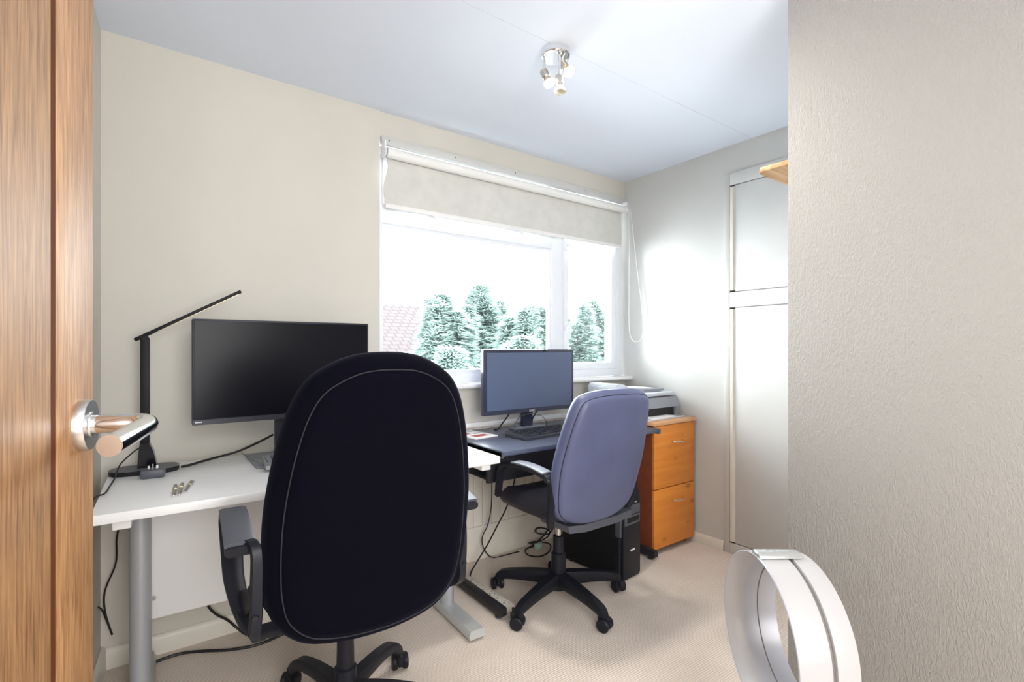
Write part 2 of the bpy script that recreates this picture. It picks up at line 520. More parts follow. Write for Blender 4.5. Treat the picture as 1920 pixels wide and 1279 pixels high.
bar(bm, 2.632, 2.692, 1.062, 2.17, -0.012, 0.05)
bar(bm, 2.192, 2.692, 1.056, 1.106, -0.012, 0.05)
bar(bm, 2.192, 2.692, 2.12, 2.172, -0.012, 0.05)
obj('casement_sash', bm, M_upvc, wn)
bm = B()                                     # top-hung fanlight sash, mostly behind the blind
bar(bm, FX0 + 0.014, FX0 + 0.05, 1.925, 2.18, -0.012, 0.05)
bar(bm, 2.06, 2.108, 1.925, 2.18, -0.012, 0.05)
bar(bm, FX0 + 0.014, 2.108, 1.922, 1.965, -0.012, 0.05)
bar(bm, FX0 + 0.014, 2.108, 2.14, 2.18, -0.012, 0.05)
obj('fanlight_sash', bm, M_upvc, wn)
obj('glass_pane', box(B(), FX0 + 0.02, 2.09, 0.026, 0.030, 1.075, 1.83), M_glass, wn, sm=False)
obj('glass_pane', box(B(), 2.225, 2.64, 0.020, 0.024, 1.10, 2.13), M_glass, wn, sm=False)
obj('glass_pane', box(B(), FX0 + 0.04, 2.07, 0.020, 0.024, 1.955, 2.15), M_glass, wn, sm=False)
def wh(x, z):
    bm = box(B(), x - 0.012, x + 0.012, -0.026, -0.010, z - 0.03, z + 0.03, 0.005)
    tube(bm, smooth([(x, -0.024, z + 0.005), (x + 0.008, -0.045, z + 0.002), (x + 0.014, -0.046, z - 0.03), (x + 0.016, -0.04, z - 0.085)]), 0.0075, 8)
    obj('casement_handle', bm, M_upvc, wn)
wh(2.206, 1.862); wh(2.200, 1.345)
for x in (1.24, 1.81):
    bm = box(B(), x - 0.022, x + 0.022, -0.024, 0.0, 1.915, 1.93, 0.004)
    tube(bm, smooth([(x + 0.0, -0.02, 1.922), (x + 0.004, -0.035, 1.905), (x + 0.03, -0.036, 1.893)]), 0.007, 8)
    obj('fanlight_catch', bm, M_upvc, wn)

# ------------------------------------------------------------------ roller blind
bl = thing('roller_blind', 'grey-white roller blind pulled a short way down the window', 'blind', (0, 2.365, 2.168))
obj('roller', lathe(B(), [(0.0245, 0), (0.0255, 0.004), (0.0255, 1.745), (0.0245, 1.75)], (0.962, 0, 0), (1, 0, 0), 28), M_blindbar, bl)
bm = B()
nx, nz = 48, 14
def cloth_pt(i, j, back):
    fx, fz = i / nx, j / nz
    wv = 0.006 * math.sin(fz * PI * 1.6) * math.exp(-fx * 16)
    x = 0.966 + fx * 1.733 + 0.008 * math.sin(fz * 7.5) * math.exp(-fx * 20)
    return (x, 0.0245 - wv * 2.4 + 0.0012 * math.sin(fx * 40 + fz * 3) + 0.0015 * back, -0.002 - fz * 0.245)
lay = [[[bm.verts.new(cloth_pt(i, j, k)) for j in range(nz + 1)] for i in range(nx + 1)] for k in (0, 1)]
F_, K_ = lay
for i in range(nx):
    for j in range(nz):
        bm.faces.new((F_[i][j], F_[i + 1][j], F_[i + 1][j + 1], F_[i][j + 1]))
        bm.faces.new((K_[i][j], K_[i][j + 1], K_[i + 1][j + 1], K_[i + 1][j]))
    bm.faces.new((F_[i][0], K_[i][0], K_[i + 1][0], F_[i + 1][0]))
    bm.faces.new((F_[i][nz], F_[i + 1][nz], K_[i + 1][nz], K_[i][nz]))
for j in range(nz):
    bm.faces.new((F_[0][j], F_[0][j + 1], K_[0][j + 1], K_[0][j]))
    bm.faces.new((F_[nx][j], K_[nx][j], K_[nx][j + 1], F_[nx][j + 1]))
obj('blind_cloth', bm, M_blind, bl, 60)
obj('bottom_bar', box(B(), 0.966, 2.70, 0.018, 0.029, -0.268, -0.244, 0.004), M_blindbar, bl)
for x in (0.953, 2.720):
    bm = box(B(), x - 0.004, x + 0.004, -0.012, 0.033, -0.02, 0.056, 0.003)
    lathe(bm, [(0.022, 0), (0.024, 0.004), (0.020, 0.009), (0, 0.009)], (x - 0.0045, 0, 0), (1, 0, 0), 20)
    obj('blind_bracket', bm, M_upvc, bl)
pts = smooth([(2.722, -0.026, 0.0), (2.718, -0.03, -0.45), (2.716, -0.032, -0.80), (2.722, -0.045, -0.895), (2.738, -0.075, -0.925),
              (2.752, -0.115, -0.89), (2.754, -0.12, -0.75), (2.745, -0.075, -0.4), (2.734, -0.03, 0.0)], 10)
obj('pull_chain', tube(B(), pts, 0.0022, 6), M_whitecable, bl)

# ------------------------------------------------------------------ built-in cupboard on the right wall
cb = thing('built_in_cupboard', 'white painted built-in cupboard with tall lower door on the right wall', 'cupboard', (XR, 1.651, 0), 0)
CY = -0.86                                  # runs towards the near wall
bm = box(B(), -0.016, 0.0, -0.036, 0.0, 0, 2.222, 0.003)
box(bm, -0.016, 0.0, CY, -0.036, 2.15, 2.222, 0.003)
box(bm, -0.016, 0.0, CY, -0.036, 1.438, 1.526, 0.003)
box(bm, -0.016, 0.0, CY, -0.036, 0.0, 0.064, 0.003)
obj('cupboard_frame', bm, M_gloss, cb)
for nm, z0, z1 in (('cupboard_door', 1.530, 2.146), ('cupboard_door', 0.068, 1.434)):
    dr = obj(nm, box(B(), -0.014, -0.001, CY, -0.068, z0, z1, 0.003), M_gloss, cb)
    bm = loft(B(), [[(x, y, z) for (x, y) in ((-0.002, -0.038), (-0.022, -0.042), (-0.022, -0.058), (-0.013, -0.070), (-0.002, -0.070))] for z in (z0 + 0.006, z1 - 0.006)])
    obj('finger_pull_strip', bm, M_skirt, dr)
    for z in (z1 - 0.006, z0):
        obj('strip_end_gap', box(B(), -0.0155, -0.003, -0.062, -0.038, z, z + 0.006), M_dark, dr, sm=False)

# pine shelf fixed to the far side of the near wall
sh = thing('pine_shelf', 'pale pine shelf board high on the far side of the near wall', 'shelf', (1.85, 0.797, 1.856))
prof = [(0.0, 0.0), (0.0, 0.165), (0.02, 0.178), (0.8, 0.178), (0.8, 0.0)]
obj('shelf_board', prism(B(), prof, 0.0, 0.018, 'xy', 0.002), M_pine, sh)
obj('shelf_bracket', box(B(), 0.15, 0.18, 0.0, 0.14, -0.018, 0.0, 0.003), M_pine, sh)

# ------------------------------------------------------------------ oak door with lever handle
ad_ = R(11)
dr = setting('door_1', (-0.046, 0.722, 0.0), math.atan2(-math.cos(ad_), -math.sin(ad_)))
obj('door_stile', box(B(), 0.0, 0.105, -0.040, 0.0, 0.008, 2.02, 0.002), M_oak, dr)
obj('groove_strip', box(B(), 0.105, 0.115, -0.038, -0.0004, 0.008, 2.02), M_inlay, dr, sm=False)
obj('door_panel', box(B(), 0.115, 0.76, -0.040, 0.0, 0.008, 2.02, 0.002), M_oak, dr)
hx, hz = 0.042, 1.1205
hd = obj('door_handle', lathe(B(), [(0.0262, 0), (0.0262, 0.0085), (0.0255, 0.0095), (0.013, 0.0095), (0.0125, 0.011)], (hx, 0, hz), (0, 1, 0), 40), M_satin, dr)
pts = smooth([(hx, 0.008, hz), (hx, 0.030, hz), (hx, 0.048, hz), (hx + 0.005, 0.0555, hz), (hx + 0.020, 0.061, hz), (hx + 0.045, 0.061, hz - 0.0005), (hx + 0.09, 0.059, hz - 0.0015), (hx + 0.130, 0.0555, hz - 0.003)], 8)
obj('lever', tube(B(), pts, 0.0095, 24), M_chrome, hd, 60)

# ------------------------------------------------------------------ ceiling spotlight
cl = thing('ceiling_spotlight', 'round chrome ceiling spotlight with three small adjustable bulbs', 'lamp', (1.325, 1.515, H), R(-36.2))
obj('canopy', lathe(B(), [(0.056, 0), (0.058, -0.002), (0.058, -0.024), (0.055, -0.028), (0, -0.029)], (0, 0, 0), (0, 0, 1), 48), M_chrome, cl)
def spot(px, py, arm, dirv, lit):
    dv = Vector(dirv).normalized()
    st = Vector((px, py, -0.028)); el = Vector((px, py, arm))
    tube_ = tube(B(), [st, el], 0.0055, 10)
    obj('spot_arm', lathe(tube_, [(0.010, 0), (0.010, -0.004)], st, (0, 0, 1), 14), M_chrome, cl)
    c0 = el - dv * 0.008
    hld = obj('lamp_holder', lathe(B(), [(0.011, 0), (0.0155, 0.003), (0.0155, 0.036), (0.014, 0.038)], c0, dv, 24), M_nickel, cl)
    b0 = c0 + dv * 0.036
    obj('bulb_body', lathe(B(), [(0.012, 0), (0.0125, 0.008), (0.0215, 0.024), (0.024, 0.029)], b0, dv, 24), M_bulbglass, hld)
    obj('bulb_face', lathe(B(), [(0.0225, 0.0292), (0.022, 0.033), (0.014, 0.036), (0, 0.037)], b0, dv, 24), M_bulb if lit else M_bulbglass, hld)
    if lit:
        l = bpy.data.lights.new('bulb_light', 'SPOT'); l.energy = 24.0; l.color = (1.0, 0.95, 0.88); l.shadow_soft_size = 0.05
        l.spot_size = R(150); l.spot_blend = 1.0
        o = bpy.data.objects.new('bulb_light', l); COL.objects.link(o); o.parent = hld; o.location = b0 + dv * 0.040
        o.rotation_euler = dv.to_track_quat('-Z', 'Y').to_euler()
spot(-0.047, -0.010, -0.092, (0.35, -0.30, -0.90), True)
spot(0.030, 0.020, -0.042, (0.42, -0.45, -0.78), True)
spot(0.012, -0.035, -0.126, (0.02, -0.05, -1.0), False)

# ------------------------------------------------------------------ white desk
WD = thing('white_desk', 'white laminate desk with silver T-legs along the window wall', 'desk', (-0.120, 1.7455, 0), R(-1.6))
DL, DD = 1.312, 0.645
obj('desk_top', box(B(), 0.0, DL, 0.0, DD, 0.722, 0.75, 0.003), M_desk, WD)
for x in (0.065, DL - 0.035):
    obj('frame_rail', box(B(), x - 0.022, x + 0.022, 0.055, DD - 0.03, 0.686, 0.722, 0.003), M_modesty, WD)
for x in (0.100, DL - 0.095):
    pts = [(x + 0.030 * math.cos(a), 0.30 + 0.038 * math.sin(a)) for a in [2 * PI * k / 24 for k in range(24)]]
    lg = obj('leg', prism(B(), pts, 0.03, 0.72, 'xy'), M_silverleg, WD)
    prof = [(-0.034, 0.012), (-0.038, 0.030), (-0.030, 0.048), (0.030, 0.048), (0.038, 0.030), (0.034, 0.012)]
    obj('foot', loft(B(), [[(x + a * s, y, z) for a, z in prof] for y, s in ((0.028, 0.96), (0.034, 1), (0.60, 1), (0.606, 0.96))]), M_silverfoot, WD)
    for y in (0.07, 0.56):
        obj('levelling_foot', lathe(B(), [(0.016, 0), (0.016, 0.006), (0.006, 0.010), (0.006, 0.014)], (x, y, 0.0), (0, 0, 1), 16), M_dgrey, WD)
mp_ = obj('modesty_panel', box(B(), 0.105, DL - 0.10, 0.415, 0.431, 0.252, 0.715, 0.002), M_modesty, WD)
obj('panel_screw', lathe(B(), [(0.009, 0), (0.008, 0.003), (0.003, 0.003), (0.002, 0.001)], (0.132, 0.4155, 0.325), (0, -1, 0), 16), M_satin, mp_)

# ------------------------------------------------------------------ black desk
BD = thing('black_desk', 'black computer desk with grey edging beneath the window', 'desk', (1.258, 1.795, 0))
L2, D2 = 1.085, 0.59
obj('desk_top', box(B(), 0.0, L2, 0.0, D2, 0.723, 0.745, 0.003), M_bdesk, BD)
obj('edge_strip', box(B(), 0.0, 0.012, -0.003, D2, 0.716, 0.745, 0.003), M_dgrey, BD)
obj('edge_strip', box(B(), L2 - 0.012, L2 + 0.01, -0.006, D2, 0.716, 0.745, 0.003), M_dgrey, BD)
obj('apron', box(B(), 0.03, L2 - 0.03, 0.155, 0.175, 0.568, 0.722, 0.002), M_bdeskframe, BD)
obj('keyboard_tray', box(B(), 0.06, L2 - 0.06, 0.175, 0.45, 0.568, 0.583, 0.002), M_bdeskframe, BD)
for x in (0.012, L2 - 0.022):
    obj('leg', box(B(), x - 0.012, x + 0.014, 0.36, 0.42, 0.05, 0.72, 0.004), M_bdeskframe, BD)
    prof = [(0.01, 0.018), (0.004, 0.026), (0.004, 0.058), (0.012, 0.062), (0.54, 0.062), (0.555, 0.05), (0.555, 0.018)]
    obj('foot', prism(B(), [(y, z * 0.9) for y, z in prof], x - 0.014, x + 0.020, 'yz', 0.003), M_bdeskframe, BD)
    for y in (0.045, 0.5):
        obj('levelling_foot', lathe(B(), [(0.017, 0), (0.017, 0.006), (0.006, 0.010), (0.006, 0.022)], (x + 0.004, y, 0.0), (0, 0, 1), 16), M_dgrey, BD)

# ------------------------------------------------------------------ monitors
def monitor(name, label, loc, w, h, zb, neck_x, neck_w, neck_y, base, screen_m, bez_m, bez, chin, base_m, logo_fn, rz=0):
    t = thing(name, label, 'monitor', loc, rz)
    obj('housing', box(B(), 0, w, 0.0, 0.035, zb, zb + h, 0.005), bez_m, t)
    obj('screen', box(B(), bez, w - bez, -0.0012, 0.004, zb + chin, zb + h - bez, 0.0006, 1), screen_m, t)
    obj('chin', box(B(), 0.001, w - 0.001, -0.0022, 0.004, zb + 0.001, zb + chin - 0.001, 0.001, 1), bez_m, t)
    obj('stand_neck', box(B(), neck_x - neck_w / 2, neck_x + neck_w / 2, neck_y, neck_y + 0.03, 0.006, zb + 0.18, 0.005), base_m, t)
    obj('neck_mount', box(B(), neck_x - neck_w / 2, neck_x + neck_w / 2, 0.03, neck_y + 0.01, zb + 0.08, zb + 0.18, 0.004), base_m, t)
    base(t)
    logo_fn(t, zb, w)
    return t

def base1(t):
    obj('stand_base', box(B(), 0.20, 0.47, -0.05, 0.225, 0.0, 0.009, 0.003), M_grey, t)
def logo1(t, zb, w):
    bm = B()
    for k in range(5):
        box(bm, 0.010 + k * 0.0042, 0.0132 + k * 0.0042, -0.0030, -0.002, zb + 0.0085, zb + 0.0125)
    obj('badge', bm, M_logo, t, sm=False)
mon1 = monitor('monitor', 'wide black monitor with dark blank screen on the white desk', (0.135, 2.115, 0.75), 0.645, 0.383, 0.173, 0.335, 0.075, 0.125,
               base1, M_screen, M_bezel, 0.007, 0.021, M_bezel, logo1)

def base2(t):
    obj('stand_base', lathe(B(), [(0.115, 0), (0.117, 0.004), (0.110, 0.009), (0.02, 0.014), (0, 0.014)], (0.335, 0.05, 0), (0, 0, 1), 40), M_grey, t)
def logo2(t, zb, w):
    bm = text_mesh('acer', 0.024)
    bmesh.ops.rotate(bm, verts=bm.verts, matrix=Matrix.Rotation(R(90), 3, 'X'))
    bmesh.ops.translate(bm, verts=bm.verts, vec=(w / 2, -0.0028, zb + 0.011))
    obj('logo', bm, M_logo, t, sm=False)
    obj('webcam', box(B(), w * 0.62, w * 0.66, -0.004, 0.01, zb + 0.3415, zb + 0.351, 0.002), M_gloss_black, t)
mon2 = monitor('monitor', 'smaller glossy navy monitor with grey screen on the black desk', (1.432, 2.205, 0.745), 0.640, 0.352, 0.097, 0.325, 0.068, 0.04,
               base2, M_screen2, M_bezel2, 0.019, 0.024, M_bezel2, logo2)

# ------------------------------------------------------------------ keyboards
def keyboard(name, label, loc, rz, w, d, body_m, key_m, tilt=4.0):
    t = thing(name, label, 'keyboard', loc, rz)
    prof = [(0, 0.0), (0, 0.014), (0.006, 0.017), (d - 0.004, 0.030), (d, 0.026), (d, 0.0)]
    obj('body', prism(B(), prof, 0, w, 'yz', 0.0015), body_m, t)
    km = None
    sl = 0.013 / (d - 0.01)
    rows = 6
    cnt = 0
    for r in range(rows):
        y = 0.010 + r * (d - 0.022) / rows
        x = 0.008
        while x < w - 0.026 and cnt < 98:
            kw = 0.0165
            if r == 0 and 0.10 < x < 0.13: kw = 0.10
            if km is None or kw > 0.02:
                bm = loft(B(), [[(a, b_, 0) for a, b_ in ((0, 0), (kw, 0), (kw, 0.0165), (0, 0.0165))],
                                [(a, b_, 0.0075) for a, b_ in ((0.0018, 0.0012), (kw - 0.0018, 0.0012), (kw - 0.0018, 0.0148), (0.0018, 0.0148))]])
                o = obj('key', bm, key_m, t, sm=False)
                if kw < 0.02: km = o
            else:
                o = km.copy(); COL.objects.link(o); o.parent = t
            o.location = (x, y, 0.0165 + sl * y); o.rotation_euler = (math.atan(sl), 0, 0)
            x += kw + 0.0030
            cnt += 1
    return t
keyboard('keyboard', 'full-size black keyboard in front of the smaller monitor', (1.505, 1.935, 0.745), R(5), 0.44, 0.165, M_kbbody, M_key)
keyboard('keyboard', 'silver-framed grey keyboard half hidden behind the large chair', (0.352, 1.985, 0.7595), R(-4), 0.30, 0.115, M_remote, M_grey)

# ------------------------------------------------------------------ desk lamp
DLm = thing('desk_lamp', 'slim black folding desk lamp with a slanted bar head', 'lamp', (0.0, 2.265, 0.75), R(-6))
bm = B()
out = []
for k in range(48):
    a = 2 * PI * k / 48
    ca, sa = math.cos(a), math.sin(a)
    out.append((0.105 * math.copysign(abs(ca) ** 0.55, ca), 0.062 * math.copysign(abs(sa) ** 0.75, sa)))
obj('base', prism(bm, out, 0.0, 0.016, 'xy', 0.003), M_gloss_black, DLm)
bm = B(); prism(bm, [(x * 0.93, y * 0.9) for x, y in out], 0.016, 0.0165, 'xy')
obj('base_pad', bm, M_dgrey, DLm)
bm = B()
loft(bm, [[(x, y, z) for x, y in ((cx - hw, -0.016), (cx + hw, -0.016), (cx + hw, 0.016), (cx - hw, 0.016))] for z, hw, cx in ((0.012, 0.030, 0.008), (0.075, 0.022, 0.004), (0.105, 0.014, 0.0))])
obj('hinge_block', bm, M_gloss_black, DLm)
obj('stem', box(B(), -0.014, 0.014, -0.009, 0.009, 0.09, 0.488, 0.003), M_matte_black, DLm)
ha = math.atan2(0.19, 0.33)
hl = 0.385
bm = box(B(), -0.035, hl - 0.03, -0.016, 0.016, -0.006, 0.006, 0.003)
hd = obj('lamp_head', bm, M_matte_black, DLm, loc=(-0.0, 0, 0.497), rot=(0, -ha, 0))
obj('led_strip', box(B(), 0.04, hl - 0.045, -0.010, 0.010, -0.0068, -0.006), M_bulbglass, hd, sm=False)
obj('head_hinge', lathe(B(), [(0.010, -0.015), (0.010, 0.015)], (0, 0, 0.488), (0, 1, 0), 16), M_matte_black, DLm)

# black plug adapter in front of the lamp
pa = thing('plug_adapter', 'small black plug adapter leaning against the lamp base', 'adapter', (0.022, 2.150, 0.75), R(-4))
obj('adapter_body', box(B(), -0.036, 0.036, -0.024, 0.024, 0.0, 0.030, 0.007), M_dgrey, pa)
for x, y in ((-0.012, 0.006), (0.012, 0.006)):
    obj('pin', box(B(), x - 0.003, x + 0.003, y - 0.002, y + 0.002, 0.03, 0.040), M_satin, pa)
obj('pin', box(B(), -0.002, 0.002, -0.012, -0.006, 0.03, 0.048), M_grey, pa)

# pens
def pen(label, tip, end, clip, m):
    a, e = Vector((*tip, 0)), Vector((*end, 0))
    dv = (e - a); ln = dv.length
    t = thing('pen', label, 'pen', (tip[0], tip[1], 0.7555), math.atan2(dv.y, dv.x), 'pens on the white desk')
    obj('barrel', lathe(B(), [(0.002, 0.0), (0.0045, 0.012), (0.0054, 0.03), (0.0054, ln - 0.05)], (0, 0, 0), (1, 0, 0), 16), m, t)
    obj('cap', lathe(B(), [(0.0058, ln - 0.055), (0.0058, ln - 0.004), (0.004, ln)], (0, 0, 0), (1, 0, 0), 16), M_pen, t)
    obj('trim_ring', lathe(B(), [(0.0060, ln - 0.058), (0.0060, ln - 0.054)], (0, 0, 0), (1, 0, 0), 16), M_brass, t)
    if clip:
        obj('clip', box(B(), ln - 0.045, ln - 0.004, -0.0095, -0.0065, -0.0015, 0.002), M_chrome, t)
pen('silver pen with a black tip, leftmost of the three', (0.070, 1.822), (0.080, 1.952), False, M_pen)
pen('silver pen with gold trim, between the other two', (0.084, 1.825), (0.098, 1.965), False, M_pen)
pen('silver pen with a clip, lying apart on the right', (0.100, 1.852), (0.126, 1.985), True, M_pen)

# magazine on the black desk
mg = thing('magazine', 'thin white printed booklet left of the smaller monitor', 'booklet', (1.325, 2.115, 0.745), R(8))
obj('pages', box(B(), 0.0, 0.15, 0.0, 0.22, 0.0, 0.006, 0.001), M_paperw, mg)
bm = B()
box(bm, 0.03, 0.12, 0.03, 0.08, 0.006, 0.0063); box(bm, 0.02, 0.07, 0.12, 0.16, 0.006, 0.0063)
obj('red_print', bm, M_red, mg, sm=False)
bm = B()
box(bm, 0.085, 0.135, 0.11, 0.13, 0.006, 0.0063); box(bm, 0.02, 0.13, 0.175, 0.185, 0.006, 0.0063)
obj('grey_print', bm, M_magblue, mg, sm=False)

# ------------------------------------------------------------------ pine drawer cabinet
CX0, CX1, CYF, CYB, CH = 2.365, 2.752, 1.845, 2.36, 0.77
cab = thing('drawer_cabinet', 'honey pine filing cabinet with two deep drawers in the corner', 'cabinet', (CX0, CYF, 0))
cw, cd = CX1 - CX0, CYB - CYF
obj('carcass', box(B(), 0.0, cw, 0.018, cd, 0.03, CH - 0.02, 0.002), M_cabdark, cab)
obj('top_board', box(B(), -0.012, cw + 0.01, -0.012, cd, CH - 0.02, CH + 0.002, 0.005), M_cabtop, cab)
for z0, z1 in ((0.034, 0.376), (0.381, CH - 0.024)):
    dw = obj('drawer', box(B(), 0.002, cw - 0.002, 0.0, 0.018, z0, z1, 0.002), M_cab, cab)
    zc = z1 - 0.098 if z0 > 0.2 else z1 - 0.075
    xc = cw * 0.54
    pts = smooth([(xc - 0.048, 0.001, zc), (xc - 0.047, -0.018, zc - 0.003), (xc - 0.03, -0.026, zc - 0.005), (xc, -0.028, zc - 0.006), (xc + 0.03, -0.026, zc - 0.005), (xc + 0.047, -0.018, zc - 0.003), (xc + 0.048, 0.001, zc)], 5)
    obj('handle', tube(B(), pts, 0.0042, 10), M_chrome, dw)
for x in (0.03, cw - 0.03):
    for y in (0.05, cd - 0.05):
        obj('foot', lathe(B(), [(0.014, 0), (0.016, 0.01), (0.012, 0.031)], (x, y, 0), (0, 0, 1), 16), M_cabdark, cab)

# ------------------------------------------------------------------ printer
pr = thing('printer', 'grey all-in-one printer on the pine drawer cabinet', 'printer', (2.285, 1.93, CH + 0.002))
pw, pd = 0.455, 0.38
sec = [(0.0, 0.012), (0.0, 0.030), (0.03, 0.075), (0.036, 0.118), (0.07, 0.130), (pd, 0.130), (pd, 0.012)]
bm = prism(B(), [(0.025, 0.006)] + sec[2:] , 0.0, pw, 'yz', 0.006)
obj('body', bm, M_printer, pr)
obj('front_panel', loft(B(), [[(x, y, z) for y, z in ((0.001, 0.064), (0.030, 0.122), (0.045, 0.128), (0.05, 0.064))] for x in (0.0, pw)]), M_printer, pr)
bm = loft(B(), [[(x, y, z) for y, z in ((0.001, 0.064), (0.03, 0.064), (0.06, 0.010), (0.012, 0.010))] for x in (pw - 0.05, pw)])
loft(bm, [[(x, y, z) for y, z in ((0.001, 0.064), (0.03, 0.064), (0.06, 0.010), (0.012, 0.010))] for x in (0.0, 0.05)])
obj('side_cheek', bm, M_printer, pr)
obj('output_slot', box(B(), 0.05, pw - 0.05, 0.020, 0.03, 0.012, 0.064), M_printerdark, pr, sm=False)
obj('paper_tray', box(B(), 0.04, pw - 0.03, -0.05, 0.03, 0.0, 0.010, 0.003), M_printerlid, pr)
obj('scanner_lid', box(B(), 0.006, pw - 0.02, 0.025, pd - 0.01, 0.132, 0.154, 0.007), M_printerlid, pr)
out = [(0.0, 0.152), (0.0, 0.19), (0.012, 0.207), (0.05, 0.210), (0.10, 0.198), (0.15, 0.172), (0.185, 0.154)]
obj('feeder_cover', prism(B(), out, 0.14, pd - 0.012, 'xz', 0.004), M_printerlid, pr)
bm = loft(B(), [[(x, y, z) for x, z in ((0.17, 0.154), (0.40, 0.158), (0.40, 0.170), (0.17, 0.176))] for y in (0.09, pd - 0.03)])
obj('document_tray', bm, M_printer, pr)
tag(obj('paper_sheet', box(B(), 0, 0.19, 0, 0.16, 0, 0.0012), M_paperw, loc=(2.475, 2.08, CH + 0.1788), rot=(0, R(1.5), R(3)), sm=False), 'white paper sheet lying on top of the printer', 'paper')
tag(obj('paper_stack', box(B(), 0, 0.22, 0, 0.066, 0, 0.006, 0.001), M_paperw, loc=(2.40, 1.8825, CH + 0.012)), 'white paper stack in the printer output tray', 'paper')

# ------------------------------------------------------------------ computer tower
tw = thing('computer_tower', 'black computer tower on the carpet beside the pine cabinet', 'computer', (1.948, 1.735, 0), R(5))
tl, tww, th = 0.40, 0.170, 0.472
obj('case', box(B(), 0.004, tww - 0.004, 0.03, tl, 0.012, th - 0.03, 0.004), M_matte_black, tw)
sec = [(0.0, 0.004), (-0.008, 0.02), (-0.008, th - 0.06), (0.004, th - 0.012), (0.03, th), (0.07, th), (0.07, th - 0.03), (0.032, th - 0.03), (0.032, 0.004)]
obj('front_panel', prism(B(), sec, 0.022, tww, 'yz', 0.004), M_bplast, tw)
bm = B()
box(bm, 0.0, 0.024, 0.004, 0.032, 0.012, 0.23, 0.003)
for k in range(16):
    box(bm, -0.003, 0.02, 0.006, 0.03, 0.02 + k * 0.013, 0.026 + k * 0.013, 0.001, 1)
obj('vent_grille', bm, M_bplast, tw)
obj('side_bezel', box(B(), 0.004, 0.024, 0.0, 0.032, 0.23, th - 0.035, 0.003), M_dgrey, tw)
obj('drive_bay', box(B(), 0.030, tww - 0.008, -0.011, -0.006, 0.338, 0.384, 0.002), M_dgrey, tw)
obj('drive_bay', box(B(), 0.030, tww - 0.008, -0.011, -0.006, 0.285, 0.333, 0.002), M_dgrey, tw)
obj('drive_slot', box(B(), 0.050, tww - 0.018, -0.0125, -0.008, 0.298, 0.324), M_dark, tw, sm=False)
for k in range(3):
    obj('port', box(B(), 0.058 + k * 0.03, 0.076 + k * 0.03, -0.010, -0.006, 0.392, 0.40, 0.001), M_remote, tw)
obj('power_button', lathe(B(), [(0.016, 0), (0.016, 0.003), (0.012, 0.004), (0, 0.004)], (0.095, 0.048, th), (0, 0, 1), 20), M_satin, tw)
bm = B()
for k in range(6):
    box(bm, 0.082 + k * 0.0064, 0.0868 + k * 0.0064, -0.0095, -0.0078, 0.147, 0.156)
obj('badge', bm, M_logo, tw, sm=False)
for x in (0.03, tww - 0.03):
    for y in (0.06, tl - 0.05):
        obj('foot', lathe(B(), [(0.012, 0), (0.012, 0.013)], (x, y, 0), (0, 0, 1), 12), M_matte_black, tw)

# ------------------------------------------------------------------ power strip on the floor
ps = thing('power_strip', 'cream extension socket strip on the carpet between the desks', 'power strip', (1.334, 1.838, 0), R(92))
obj('strip_body', box(B(), 0.0, 0.36, -0.026, 0.026, 0.0, 0.034, 0.006), M_strip, ps)
for k in range(6):
    bm = B(); x = 0.035 + k * 0.055
    box(bm, x - 0.003, x + 0.003, 0.004, 0.012, 0.0335, 0.0345); box(bm, x + 0.012, x + 0.018, -0.012, -0.008, 0.0335, 0.0345); box(bm, x - 0.018, x - 0.012, -0.012, -0.008, 0.0335, 0.0345)
    obj('socket', bm, M_dgrey, ps, sm=False)
tag(obj('mains_plug', box(B(), -0.022, 0.022, -0.018, 0.018, 0.0, 0.036, 0.007), M_mint, loc=(1.90, 2.33, 0.0), rot=(0, 0, R(20))), 'pale green plug among the coiled black cables on the floor', 'plug')

# ------------------------------------------------------------------ swivel chairs
def sym(half):
    """half outline [(half width, v)] bottom to top -> closed smooth outline"""
    right = [(x, v) for x, v in half]
    left = [(-x, v) for x, v in reversed(half) if x > 1e-6]
    P = right + left
    n = len(P); out = []
    for i in range(n):
        p0, p1, p2, p3 = [Vector((*P[(i + k) % n], 0)) for k in (-1, 0, 1, 2)]
        for k in range(4):
            t = k / 4
            q = 0.5 * ((2 * p1) + (-p0 + p2) * t + (2 * p0 - 5 * p1 + 4 * p2 - p3) * t * t + (-p0 + 3 * p1 - 3 * p2 + p3) * t ** 3)
            out.append((q.x, q.y))
    return out

def pad(bm, outline, layers, cen, T):
    """layers = [(inset distance, depth)]; T maps (x, v, depth) to a point"""
    n = len(outline)
    nrm = []
    for i in range(n):
        a, b_ = Vector(outline[i - 1]), Vector(outline[(i + 1) % n])
        t = (b_ - a).normalized()
        nrm.append(Vector((-t.y, t.x)))
    rings = []
    cx, cv = cen
    for ins, dep in layers:
        ring = []
        for i, (x, v) in enumerate(outline):
            if ins < 0.036:
                q = Vector((x, v)) + nrm[i] * ins
            else:
                base = Vector((x, v)) + nrm[i] * 0.032
                f = max(0.0, 1 - (ins - 0.032) / 0.968)
                q = Vector((cx, cv)) + (base - Vector((cx, cv))) * f
            ring.append(T(q.x, q.y, dep))
        rings.append(ring)
    return loft(bm, rings)

def inset_ring(outline, ins):
    n = len(outline); out = []
    for i in range(n):
        a, b_ = Vector(outline[i - 1]), Vector(outline[(i + 1) % n])
        t = (b_ - a).normalized()
        q = Vector(outline[i]) + Vector((-t.y, t.x)) * ins
        out.append((q.x, q.y))
    return out

